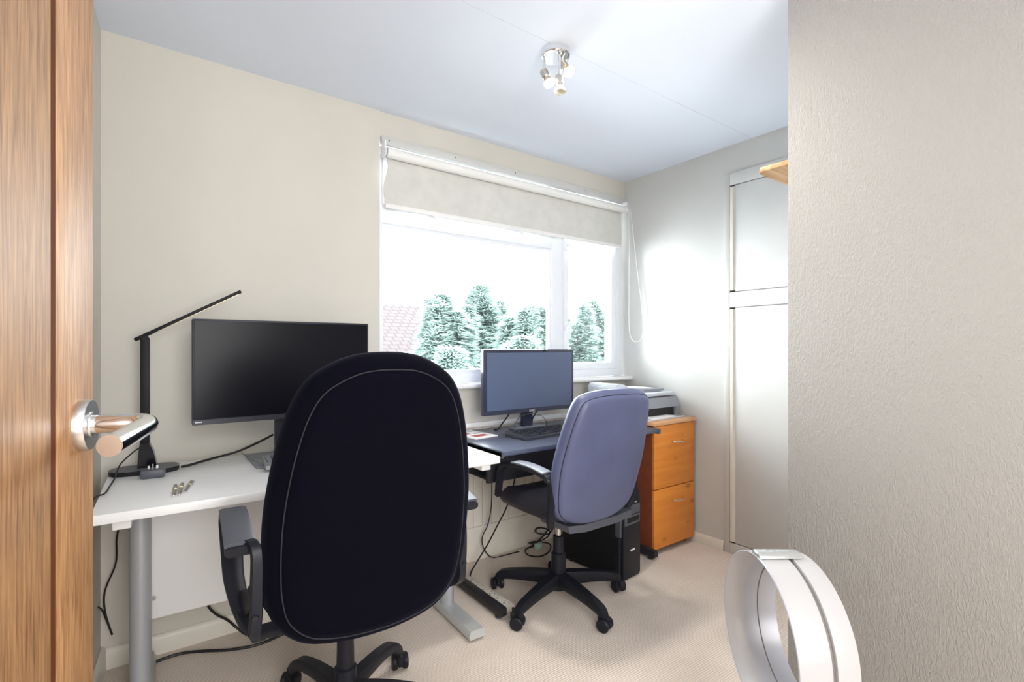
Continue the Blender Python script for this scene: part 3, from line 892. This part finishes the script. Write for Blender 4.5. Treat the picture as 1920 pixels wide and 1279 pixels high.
def caster(parent, x, y, ang):
    c = bpy.data.objects.new('caster', None); COL.objects.link(c); c.parent = parent
    c.location = (x, y, 0); c.rotation_euler = (0, 0, ang)
    hood = B()
    pts = [(0.031 * math.cos(a), 0.029 + 0.031 * math.sin(a)) for a in [PI * k / 14 - 0.25 for k in range(17)]]
    prism(hood, pts, -0.009, 0.009, 'xz', 0.002)
    lathe(hood, [(0.013, 0), (0.013, 0.022), (0.006, 0.026), (0.006, 0.045)], (-0.020, 0, 0.040), (0, 0, 1), 14)
    obj('hood', hood, M_bplast, c)
    for s in (-1, 1):
        obj('wheel', lathe(B(), [(0.010, 0.0), (0.026, 0.001), (0.0285, 0.005), (0.0285, 0.015), (0.024, 0.019), (0, 0.020)], (0, s * 0.010, 0.0285), (0, s, 0), 24), M_bplast, c)

def star_base(t, angs, rad, hub_h, curved):
    for k, a in enumerate(angs):
        ca, sa = math.cos(R(a)), math.sin(R(a))
        if curved:
            prof = [(0.02, hub_h, 0.052, 0.05), (0.10, hub_h + 0.004, 0.048, 0.045), (0.19, hub_h + 0.002, 0.044, 0.038), (0.26, hub_h - 0.012, 0.04, 0.034), (rad, hub_h - 0.045, 0.038, 0.03), (rad + 0.012, hub_h - 0.075, 0.034, 0.022)]
        else:
            prof = [(0.02, hub_h, 0.056, 0.065), (0.12, hub_h - 0.004, 0.050, 0.054), (0.22, hub_h - 0.014, 0.045, 0.045), (rad - 0.01, hub_h - 0.026, 0.042, 0.040), (rad + 0.010, hub_h - 0.040, 0.040, 0.034), (rad + 0.015, hub_h - 0.062, 0.032, 0.026)]
        P = smooth([(r, 0, z) for r, z, _, _ in prof], 4)
        n = len(P)
        ws, ts = [], []
        for i in range(n):
            f = i / (n - 1) * (len(prof) - 1); j = min(int(f), len(prof) - 2); u = f - j
            ws.append(prof[j][2] * (1 - u) + prof[j + 1][2] * u); ts.append(prof[j][3] * (1 - u) + prof[j + 1][3] * u)
        P = [Vector((q.x * ca, q.x * sa, q.z)) for q in P]
        obj('leg', ribbon(B(), P, (-sa, ca, 0), ws, ts), M_bplast, t, 50)
        caster(t, ca * (rad + 0.02 - 0.0), sa * (rad + 0.02), R(a + (40, -50, 110, 20, -80)[k % 5]))

def office_chair(name, label, loc, rz, outline, tilt, zc, yb, xo, mats, layers, seat, arms, base, piping):
    t = thing(name, label, 'chair', loc, rz)
    m_back, m_rim, m_seat = mats
    ct, st = math.cos(tilt), math.sin(tilt)
    def T(x, v, d):
        d2 = d + 0.35 * x * x
        return Vector((x + xo, yb - v * st + d2 * ct, zc + v * ct + d2 * st))
    vm = [v for _, v in outline]
    cen = (0, (min(vm) + max(vm)) / 2)
    bk = obj('backrest', pad(B(), outline, layers, cen, T), m_rim, t, 50)
    obj('back_panel', pad(B(), inset_ring(outline, piping[0]), piping[1], cen, T), m_back, bk, 50)
    ring = inset_ring(outline, piping[0] + 0.001)
    obj('seam', tube(B(), [T(x, v, piping[2]) for x, v in ring], piping[3], 6, closed=True), M_seam, bk)
    # seat cushion
    sw, y0, y1, z0, z1 = seat
    so = [(sw * f, y) for f, y in ((0, y0), (0.5, y0 + 0.002), (0.82, y0 + 0.02), (0.94, y0 + 0.08), (1.0, (y0 + y1) / 2), (0.97, y1 - 0.09), (0.86, y1 - 0.03), (0.5, y1 - 0.003), (0, y1))]
    so = sym(so)
    def TS(x, v, d):
        dip = -0.055 * max(0, (v - (y1 - 0.10)) / 0.10) ** 2 * (1 if d > 0.03 else 0.3)
        return Vector((x, v, z0 + d + dip + 0.10 * x * x))
    hgt = z1 - z0
    obj('seat', pad(B(), so, [(0.5, 0), (0.05, 0), (0.015, 0.006), (0.0, 0.03), (0.004, hgt - 0.03), (0.025, hgt - 0.008), (0.07, hgt), (0.5, hgt + 0.004), (1.0, hgt + 0.004)], (0, (y0 + y1) / 2), TS), m_seat, t, 60)
    obj('seat_mechanism', box(B(), -0.09, 0.09, -0.12, 0.12, z0 - 0.04, z0 + 0.004, 0.01), M_bplast, t)
    arms(t)
    # gas lift
    hub_h, rad, angs, curved, tele = base
    obj('gas_lift', lathe(B(), [(0.014, tele[1] - 0.01), (0.014, z0 - 0.03)], (0, 0, 0), (0, 0, 1), 20), M_satin if not curved else M_bplast, t)
    obj('lift_cover', lathe(B(), [(0.034, hub_h - 0.05), (0.036, hub_h + 0.02), (0.034, tele[0]), (0.030, tele[0] + 0.004), (0.027, tele[0] + 0.005), (0.025, tele[1]), (0.016, tele[1] + 0.004)], (0, 0, 0), (0, 0, 1), 28), M_bplast, t)
    star_base(t, angs, rad, hub_h, curved)
    return t, T

# --- large black fabric chair
big_half = [(0, -0.137), (0.06, -0.135), (0.12, -0.127), (0.17, -0.112), (0.21, -0.083), (0.240, -0.042), (0.255, 0.01), (0.262, 0.08), (0.262, 0.19), (0.254, 0.28), (0.237, 0.38), (0.212, 0.47), (0.178, 0.53), (0.13, 0.567), (0.07, 0.591), (0, 0.597)]
def arms_big(t):
    for s in (-1, 1):
        xi, x = -0.024 + s * 0.262, -0.024 + s * 0.294
        P = smooth([(x, -0.315, 0.738), (x, -0.26, 0.750), (x, -0.18, 0.762), (x, -0.11, 0.766), (x, -0.075, 0.752), (x, -0.064, 0.715),
                    (x, -0.085, 0.665), (x, -0.140, 0.615), (x - s * 0.008, -0.205, 0.574), (x - s * 0.02, -0.265, 0.547), (xi, -0.30, 0.538)], 6)
        n = len(P)
        ws = [(0.060 if i < n * 0.45 else 0.060 - 0.030 * (i / n - 0.45) / 0.55) for i in range(n)]
        a = obj('armrest', ribbon(B(), P, (1, 0, 0), ws, 0.022), M_bplast, t, 50)
        top = smooth([(x, -0.310, 0.752), (x, -0.24, 0.767), (x, -0.16, 0.777), (x, -0.10, 0.776)], 6)
        obj('arm_pad', ribbon(B(), top, (1, 0, 0), 0.062, 0.012), M_dgrey, a, 50)
        post = smooth([(x - s * 0.012, -0.300, 0.742), (xi, -0.322, 0.735), (xi, -0.326, 0.66), (xi, -0.322, 0.595), (xi, -0.308, 0.540), (xi - s * 0.03, -0.24, 0.505), (xi - s * 0.09, -0.14, 0.45), (xi - s * 0.16, -0.05, 0.415)], 5)
        obj('arm_post', ribbon(B(), post, (1, 0, 0), 0.026, 0.034), M_bplast, a, 50)
        P2 = smooth([(xi + s * 0.008, -0.315, 0.63), (xi + s * 0.012, -0.265, 0.595), (xi + s * 0.018, -0.20, 0.575)], 4)
        obj('arm_web', ribbon(B(), P2, (1, 0, 0), 0.014, 0.05), M_bplast, a, 50)
        for z in (0.59, 0.69):
            obj('arm_bolt', lathe(B(), [(0.008, 0), (0.006, 0.004), (0, 0.004)], (xi + s * 0.004, -0.338, z), (0, -1, 0), 12), M_bplast, a)
office_chair('office_chair', 'tall black fabric office chair seen from behind at the white desk', (0.508, 1.58, 0), R(-3), sym(big_half), R(9), 0.6, -0.345, -0.015,
             (M_fabric, M_fabric, M_fabric),
             [(0.5, -0.036), (0.08, -0.034), (0.034, -0.031), (0.014, -0.022), (0.003, -0.008), (0.0, 0.014), (0.004, 0.034), (0.02, 0.058), (0.06, 0.074), (0.5, 0.082), (1.0, 0.082)],
             (0.245, -0.19, 0.25, 0.44, 0.53), arms_big, (0.125, 0.300, (38, 110, 182, 254, 326), True, (0.20, 0.30)),
             (0.034, [(0.0, -0.028), (0.004, -0.036), (0.02, -0.0405), (0.10, -0.043), (0.5, -0.046), (1.0, -0.047)], -0.036, 0.0016))

# --- smaller slate vinyl chair
sm_half = [(0, -0.150), (0.06, -0.148), (0.13, -0.137), (0.195, -0.108), (0.228, -0.065), (0.242, -0.01), (0.251, 0.06), (0.254, 0.13), (0.249, 0.20), (0.240, 0.27), (0.227, 0.34), (0.212, 0.39), (0.188, 0.42), (0.13, 0.437), (0.06, 0.443), (0, 0.444)]
def arms_small(t):
    for s in (-1, 1):
        x = -0.028 + s * 0.250
        P = smooth([(x - s * 0.02, -0.245, 0.47), (x, -0.262, 0.52), (x, -0.270, 0.60), (x, -0.268, 0.658), (x, -0.242, 0.682), (x, -0.16, 0.693), (x, -0.08, 0.694), (x, 0.01, 0.684), (x, 0.06, 0.668),
                    (x, 0.082, 0.640), (x - s * 0.004, 0.100, 0.585), (x - s * 0.015, 0.125, 0.515)], 6)
        ws = [0.05 if q.z > 0.66 else 0.034 for q in P]
        a = obj('armrest', ribbon(B(), P, (1, 0, 0), ws, 0.024), M_bplast, t, 50)
        top = smooth([(x, -0.245, 0.694), (x, -0.16, 0.704), (x, -0.08, 0.705), (x, -0.03, 0.700)], 6)
        obj('arm_pad', ribbon(B(), top, (1, 0, 0), 0.052, 0.010), M_grey, a, 50)
        obj('arm_bolt', lathe(B(), [(0.008, 0), (0.006, 0.004), (0, 0.004)], (x, -0.256, 0.56), (0, 1, 0), 12), M_dgrey, a)
sc_chair, TSM = office_chair('office_chair', 'smaller slate-blue vinyl office chair at the black desk', (1.592, 1.80, 0), R(0), sym(sm_half), R(14), 0.6, -0.300, -0.036,
             (M_leather, M_leather, M_seat),
             [(0.5, -0.030), (0.08, -0.028), (0.03, -0.024), (0.010, -0.014), (0.0, 0.004), (0.002, 0.020), (0.016, 0.038), (0.05, 0.048), (0.5, 0.052), (1.0, 0.052)],
             (0.225, -0.26, 0.24, 0.45, 0.535), arms_small, (0.105, 0.295, (52, 123, 195, 267, 339), False, (0.225, 0.306)),
             (0.013, [(0.0, -0.016), (0.006, -0.028), (0.02, -0.034), (0.10, -0.037), (0.5, -0.040), (1.0, -0.041)], -0.020, 0.0012))
bm = B()
so = [(-0.20, 0.47), (-0.19, 0.44), (-0.10, 0.428), (0.10, 0.428), (0.19, 0.44), (0.20, 0.47), (0.10, 0.46), (-0.10, 0.46)]
loft(bm, [[(x, y, z) for x, z in so] for y in (-0.285, -0.26, -0.10)])
obj('back_shell_lip', bm, M_dgrey, sc_chair, 50)
obj('tilt_knob', lathe(B(), [(0.015, 0), (0.017, 0.004), (0.017, 0.014), (0.012, 0.018), (0, 0.018)], (0.09, -0.225, 0.42), (0, -1, 0), 16), M_grey, sc_chair)

# ------------------------------------------------------------------ bladeless fan with its remote on top
fy = R(53)
fn = thing('bladeless_fan', 'white bladeless fan with a big round loop in front of the textured wall', 'fan', (1.286, 0.675, 0), fy)
FT = 0.0
FZ = 0.456
def FP(a, u, d):
    """loop point: a across, u up, d forward (local +y)"""
    return Vector((a, d * math.cos(FT) + u * math.sin(FT), FZ + u * math.cos(FT) - d * math.sin(FT)))
def loop_band(bm, sect, n=72):
    """sect = closed section [(inset from outer outline, d)]"""
    rings = []
    for k in range(n):
        t = 2 * PI * k / n
        ring = []
        for ins, d in sect:
            ra, rb = 0.203 - ins, 0.203 - ins
            ca, sa = math.cos(t), math.sin(t)
            ring.append(bm.verts.new(FP(ra * ca, rb * sa, d)))
        rings.append(ring)
    m = len(sect)
    for k in range(n):
        a, b_ = rings[k], rings[(k + 1) % n]
        for j in range(m):
            bm.faces.new((a[j], a[(j + 1) % m], b_[(j + 1) % m], b_[j]))
    return bm
obj('front_loop', loop_band(B(), [(0.0, -0.002), (0.001, 0.002), (0.004, 0.002), (0.006, -0.002), (0.024, -0.034), (0.021, -0.060), (0.0, -0.070)]), M_fan, fn, 50)
obj('front_rim', loop_band(B(), [(-0.001, 0.0005), (-0.001, 0.003), (0.0015, 0.0045), (0.0035, 0.003), (0.0035, 0.0005)]), M_fanin, fn, 50)
obj('groove', loop_band(B(), [(0.008, -0.064), (0.008, -0.090), (0.018, -0.090), (0.018, -0.064)]), M_fangap, fn, 50)
obj('rear_loop', loop_band(B(), [(0.0, -0.082), (0.003, -0.080), (0.022, -0.080), (0.028, -0.10), (0.030, -0.126), (0.022, -0.134), (0.010, -0.136), (0.002, -0.132), (-0.002, -0.11)]), M_fan, fn, 50)
obj('inner_liner', loop_band(B(), [(0.021, -0.032), (0.027, -0.07), (0.034, -0.132), (0.030, -0.133), (0.022, -0.07), (0.018, -0.034)]), M_fanin, fn, 50)
obj('inner_ring', loop_band(B(), [(0.0275, -0.080), (0.029, -0.080), (0.030, -0.0825), (0.028, -0.0825)]), M_fangap, fn, 50)
bm = lathe(B(), [(0.130, 0.0), (0.132, 0.006), (0.120, 0.014), (0.078, 0.022), (0.072, 0.20), (0.060, 0.262), (0.04, 0.270), (0.0, 0.272)], (0, -0.066, 0), (0, 0, 1), 40)
obj('base', bm, M_fan, fn)
obj('control_button', lathe(B(), [(0.009, 0), (0.008, 0.003), (0, 0.003)], (0.0, 0.007, 0.15), (0, 1, 0), 16), M_satin, fn)
rm = thing('remote_control', 'slim silver remote control resting on top of the white fan loop', 'remote', (0, 0, 0))
rm.matrix_world = Matrix.Translation((1.286, 0.675, 0)) @ Matrix.Rotation(fy, 4, 'Z')
bm = B()
rings = []
def RP(t, rr_, d):
    return FP(rr_ * math.sin(t), rr_ * math.cos(t), d)
for d, sc in ((0.006, 0.55), (0.003, 0.95), (-0.002, 1.0), (-0.100, 1.0), (-0.106, 0.95), (-0.109, 0.55)):
    ring = []
    for k in range(13):
        t = 0.02 + (-0.115 + k * 0.23 / 12) * sc
        f = abs(k - 6) / 6
        ring.append(RP(t, 0.2062 + 0.0100 * sc * (1 - f ** 4), d))
    for k in range(12, -1, -1):
        t = 0.02 + (-0.115 + k * 0.23 / 12) * sc
        ring.append(RP(t, 0.2055, d))
    rings.append(ring)
loft(bm, rings)
obj('remote_body', bm, M_remote, rm, 50)
bm = B()
for k in range(4):
    lathe(bm, [(0.004, 0), (0.0035, 0.001), (0, 0.001)], RP(0.02, 0.2158, -0.03 - k * 0.016), (0, 0, 1), 12)
obj('remote_buttons', bm, M_grey, rm)

# ------------------------------------------------------------------ cables
def cable(name, label, pts, r, m=None, n=8):
    o = obj(name, tube(B(), smooth(pts, n), r, 8), m or M_cable)
    return tag(o, label, 'cable')
cable('power_cable', 'thick black cable running from behind the lamp to the wide monitor',
      [(0.110, 2.248, 0.756), (0.138, 2.262, 0.756), (0.18, 2.30, 0.757), (0.235, 2.325, 0.762), (0.31, 2.335, 0.775), (0.38, 2.30, 0.81), (0.43, 2.27, 0.84)], 0.0048)
cable('lamp_cord', 'thin black cord looping from the lamp down the left desk edge',
      [(-0.005, 2.285, 0.84), (-0.03, 2.29, 0.825), (-0.07, 2.25, 0.79), (-0.083, 2.18, 0.758), (-0.092, 2.08, 0.7535), (-0.100, 1.98, 0.7545), (-0.124, 1.93, 0.752), (-0.128, 1.92, 0.70)], 0.0024)
cable('hanging_cord', 'thin black cord hanging below the left end of the white desk',
      [(-0.070, 2.30, 0.69), (-0.078, 2.33, 0.55), (-0.085, 2.36, 0.49), (-0.088, 2.37, 0.40), (-0.120, 2.385, 0.30), (-0.118, 2.38, 0.22), (-0.098, 2.37, 0.14), (-0.112, 2.37, 0.19), (-0.125, 2.36, 0.24), (-0.135, 2.33, 0.27)], 0.003)
cable('mains_cable', 'thick black mains cable along the carpet by the left desk leg',
      [(-0.01, 2.325, 0.006), (0.05, 2.345, 0.006), (0.12, 2.345, 0.006), (0.19, 2.31, 0.006), (0.27, 2.262, 0.006), (0.36, 2.235, 0.006), (0.45, 2.25, 0.006), (0.60, 2.30, 0.006)], 0.0055)
cable('drop_cable', 'black cable drooping from beneath the white modesty panel to the carpet',
      [(0.185, 2.25, 0.40), (0.192, 2.28, 0.25), (0.205, 2.345, 0.165), (0.235, 2.36, 0.115), (0.275, 2.37, 0.075), (0.31, 2.372, 0.03), (0.345, 2.33, 0.008), (0.40, 2.30, 0.006), (0.5, 2.29, 0.006)], 0.005)
cable('thin_wire', 'thin black wire hanging under the black desk and trailing on the carpet',
      [(1.576, 2.34, 0.62), (1.576, 2.345, 0.45), (1.572, 2.345, 0.31), (1.552, 2.35, 0.21), (1.525, 2.355, 0.16), (1.52, 2.36, 0.12), (1.545, 2.37, 0.06), (1.60, 2.375, 0.006), (1.68, 2.36, 0.005), (1.76, 2.355, 0.005), (1.775, 2.352, 0.005)], 0.0032)
cable('desk_cable', 'black cable sloping from the black desk down behind the large chair',
      [(1.70, 2.30, 0.55), (1.665, 2.25, 0.47), (1.60, 2.23, 0.34), (1.545, 2.25, 0.23), (1.50, 2.27, 0.14), (1.45, 2.28, 0.07), (1.39, 2.27, 0.008), (1.36, 2.20, 0.006), (1.345, 2.215, 0.02)], 0.004)
cable('coiled_cable', 'coiled black cable on the carpet behind the small chair base',
      [(2.02, 2.36, 0.10), (1.97, 2.365, 0.05), (1.90, 2.375, 0.006), (1.82, 2.35, 0.006), (1.785, 2.28, 0.006), (1.83, 2.225, 0.006), (1.92, 2.25, 0.006), (1.98, 2.32, 0.012), (1.93, 2.38, 0.018), (1.86, 2.37, 0.03), (1.87, 2.31, 0.05), (1.95, 2.30, 0.07), (1.99, 2.34, 0.09), (1.94, 2.38, 0.10), (1.90, 2.35, 0.09), (1.96, 2.31, 0.08), (2.03, 2.33, 0.11)], 0.0042)
cable('monitor_cable', 'black cable slanting down behind the left of the smaller monitor',
      [(1.66, 2.26, 0.86), (1.64, 2.27, 0.83), (1.60, 2.28, 0.78), (1.575, 2.285, 0.752), (1.56, 2.30, 0.7495)], 0.004)
cable('monitor_cable', 'short black cable dangling behind the right of the smaller monitor',
      [(1.90, 2.30, 0.87), (1.885, 2.31, 0.84), (1.86, 2.32, 0.80), (1.85, 2.325, 0.775), (1.86, 2.34, 0.7495)], 0.004)
cable('thin_cable', 'thin grey cord arching from the black keyboard around the monitor stand',
      [(1.575, 2.118, 0.765), (1.60, 2.16, 0.79), (1.66, 2.19, 0.825), (1.74, 2.195, 0.835), (1.82, 2.20, 0.815), (1.87, 2.22, 0.775), (1.885, 2.24, 0.748)], 0.0018, M_dgrey)
cable('thin_cable', 'thin cord from the silver-framed keyboard looped at the wide monitor base',
      [(0.385, 2.085, 0.775), (0.36, 2.12, 0.765), (0.345, 2.18, 0.762), (0.33, 2.25, 0.766), (0.318, 2.30, 0.772)], 0.0018, M_grey)

# ------------------------------------------------------------------ the view outside
struct('ground', box(B(), -10, 40, 4, 60, -2.9, -2.7), M_ground, sm=False)

def conifer(label, x, y, top, spread, seed, n=5200):
    rnd = random.Random(seed)
    zb = -2.7
    t = thing('conifer_tree', label, 'tree', (x, y, zb), 0, 'conifers beyond the window')
    ht = top - zb
    obj('trunk', tube(B(), [(0, 0, 0), (0.02, 0, ht * 0.5), (0, 0.02, ht * 0.93)], [0.14, 0.09, 0.02], 8), M_bark, t)
    bm = B()
    lobes = [(0, 0, 1.0, spread)] + [(rnd.uniform(-.85, .85) * spread, rnd.uniform(-.5, .5) * spread, rnd.uniform(.78, .98), spread * rnd.uniform(.35, .65)) for _ in range(11)]
    for _ in range(int(n * 1.5)):
        lx, ly, lh, ls = lobes[0] if rnd.random() < 0.25 else rnd.choice(lobes)
        f = rnd.random() ** 0.8
        z = lh * ht * (0.30 + 0.70 * f)
        rad = ls * (1 - f) ** 0.72 * 1.0 + 0.05
        a = rnd.uniform(0, 2 * PI)
        rr_ = rad * math.sqrt(rnd.uniform(0.25, 1.0)) * (1 + 0.18 * math.sin(a * 3 + z * 5))
        c = Vector((lx + rr_ * math.cos(a), ly + rr_ * math.sin(a), z))
        out_ = Vector((math.cos(a), math.sin(a), rnd.uniform(-0.15, 0.75))).normalized()
        side = out_.cross(Vector((rnd.uniform(-.4, .4), rnd.uniform(-.4, .4), 1))).normalized()
        ln, wd = rnd.uniform(0.09, 0.24), rnd.uniform(0.012, 0.034)
        droop = Vector((0, 0, -0.3 * ln))
        for sgn in (-1, 0, 1):
            dv = (out_ + side * sgn * 0.7).normalized()
            s2 = dv.cross(Vector((0, 0, 1))).normalized()
            v0 = bm.verts.new(c - dv * ln * 0.2); v1 = bm.verts.new(c + dv * ln * 0.35 + s2 * wd); v2 = bm.verts.new(c + dv * ln + droop * 0.5); v3 = bm.verts.new(c + dv * ln * 0.35 - s2 * wd)
            bm.faces.new((v0, v1, v2, v3))
    me = bpy.data.meshes.new('foliage'); bm.to_mesh(me); bm.free(); me.materials.append(M_leaf)
    o = bpy.data.objects.new('foliage', me); COL.objects.link(o); o.parent = t
conifer('pale green conifer with a pointed top beside the tiled roof', 4.70, 8.8, 2.24, 0.68, 3, 10000)
conifer('broad pale green conifer at the middle of the large window pane', 7.60, 11.9, 2.95, 1.35, 11, 14000)
conifer('dense conifer directly behind the window mullion', 7.05, 8.9, 2.22, 0.92, 21, 11000)
conifer('conifer showing through the narrow right window pane', 12.0, 11.9, 2.75, 1.45, 31, 13000)
conifer('low bushy conifer under the pointed one, near the big chair', 3.65, 6.5, 1.18, 0.55, 41, 7000)
conifer('low bushy conifer below the broad one, behind the smaller monitor', 5.35, 7.0, 1.38, 0.60, 51, 7000)

hs = thing('house', 'pale house with pinkish tiled roof behind the conifers', 'house', (8.0, 17.5, -2.7))
obj('house_wall', box(B(), -4.5, 4.5, -2.2, 3.2, 0, 3.85), M_render, hs, sm=False)
bm = B()
vs = [bm.verts.new(q) for q in ((-4.9, -2.6, 3.75), (4.9, -2.6, 3.75), (4.9, 0.5, 5.55), (-4.9, 0.5, 5.55), (4.9, 3.6, 3.75), (-4.9, 3.6, 3.75))]
uvl = bm.loops.layers.uv.new('UVMap')
for q in ((0, 1, 2, 3), (3, 2, 4, 5)):
    f = bm.faces.new([vs[k] for k in q])
    for lp, uv in zip(f.loops, ((0, 0), (9.8, 0), (9.8, 3.6), (0, 3.6))): lp[uvl].uv = uv
for q in ((0, 3, 5), (1, 4, 2)):
    bm.faces.new([vs[k] for k in q])
bm.faces.new([vs[k] for k in (0, 5, 4, 1)])
obj('roof', bm, M_roof, hs, sm=False)
obj('gutter', box(B(), -4.9, 4.9, -2.72, -2.58, 3.62, 3.78, 0.02), M_upvc, hs)
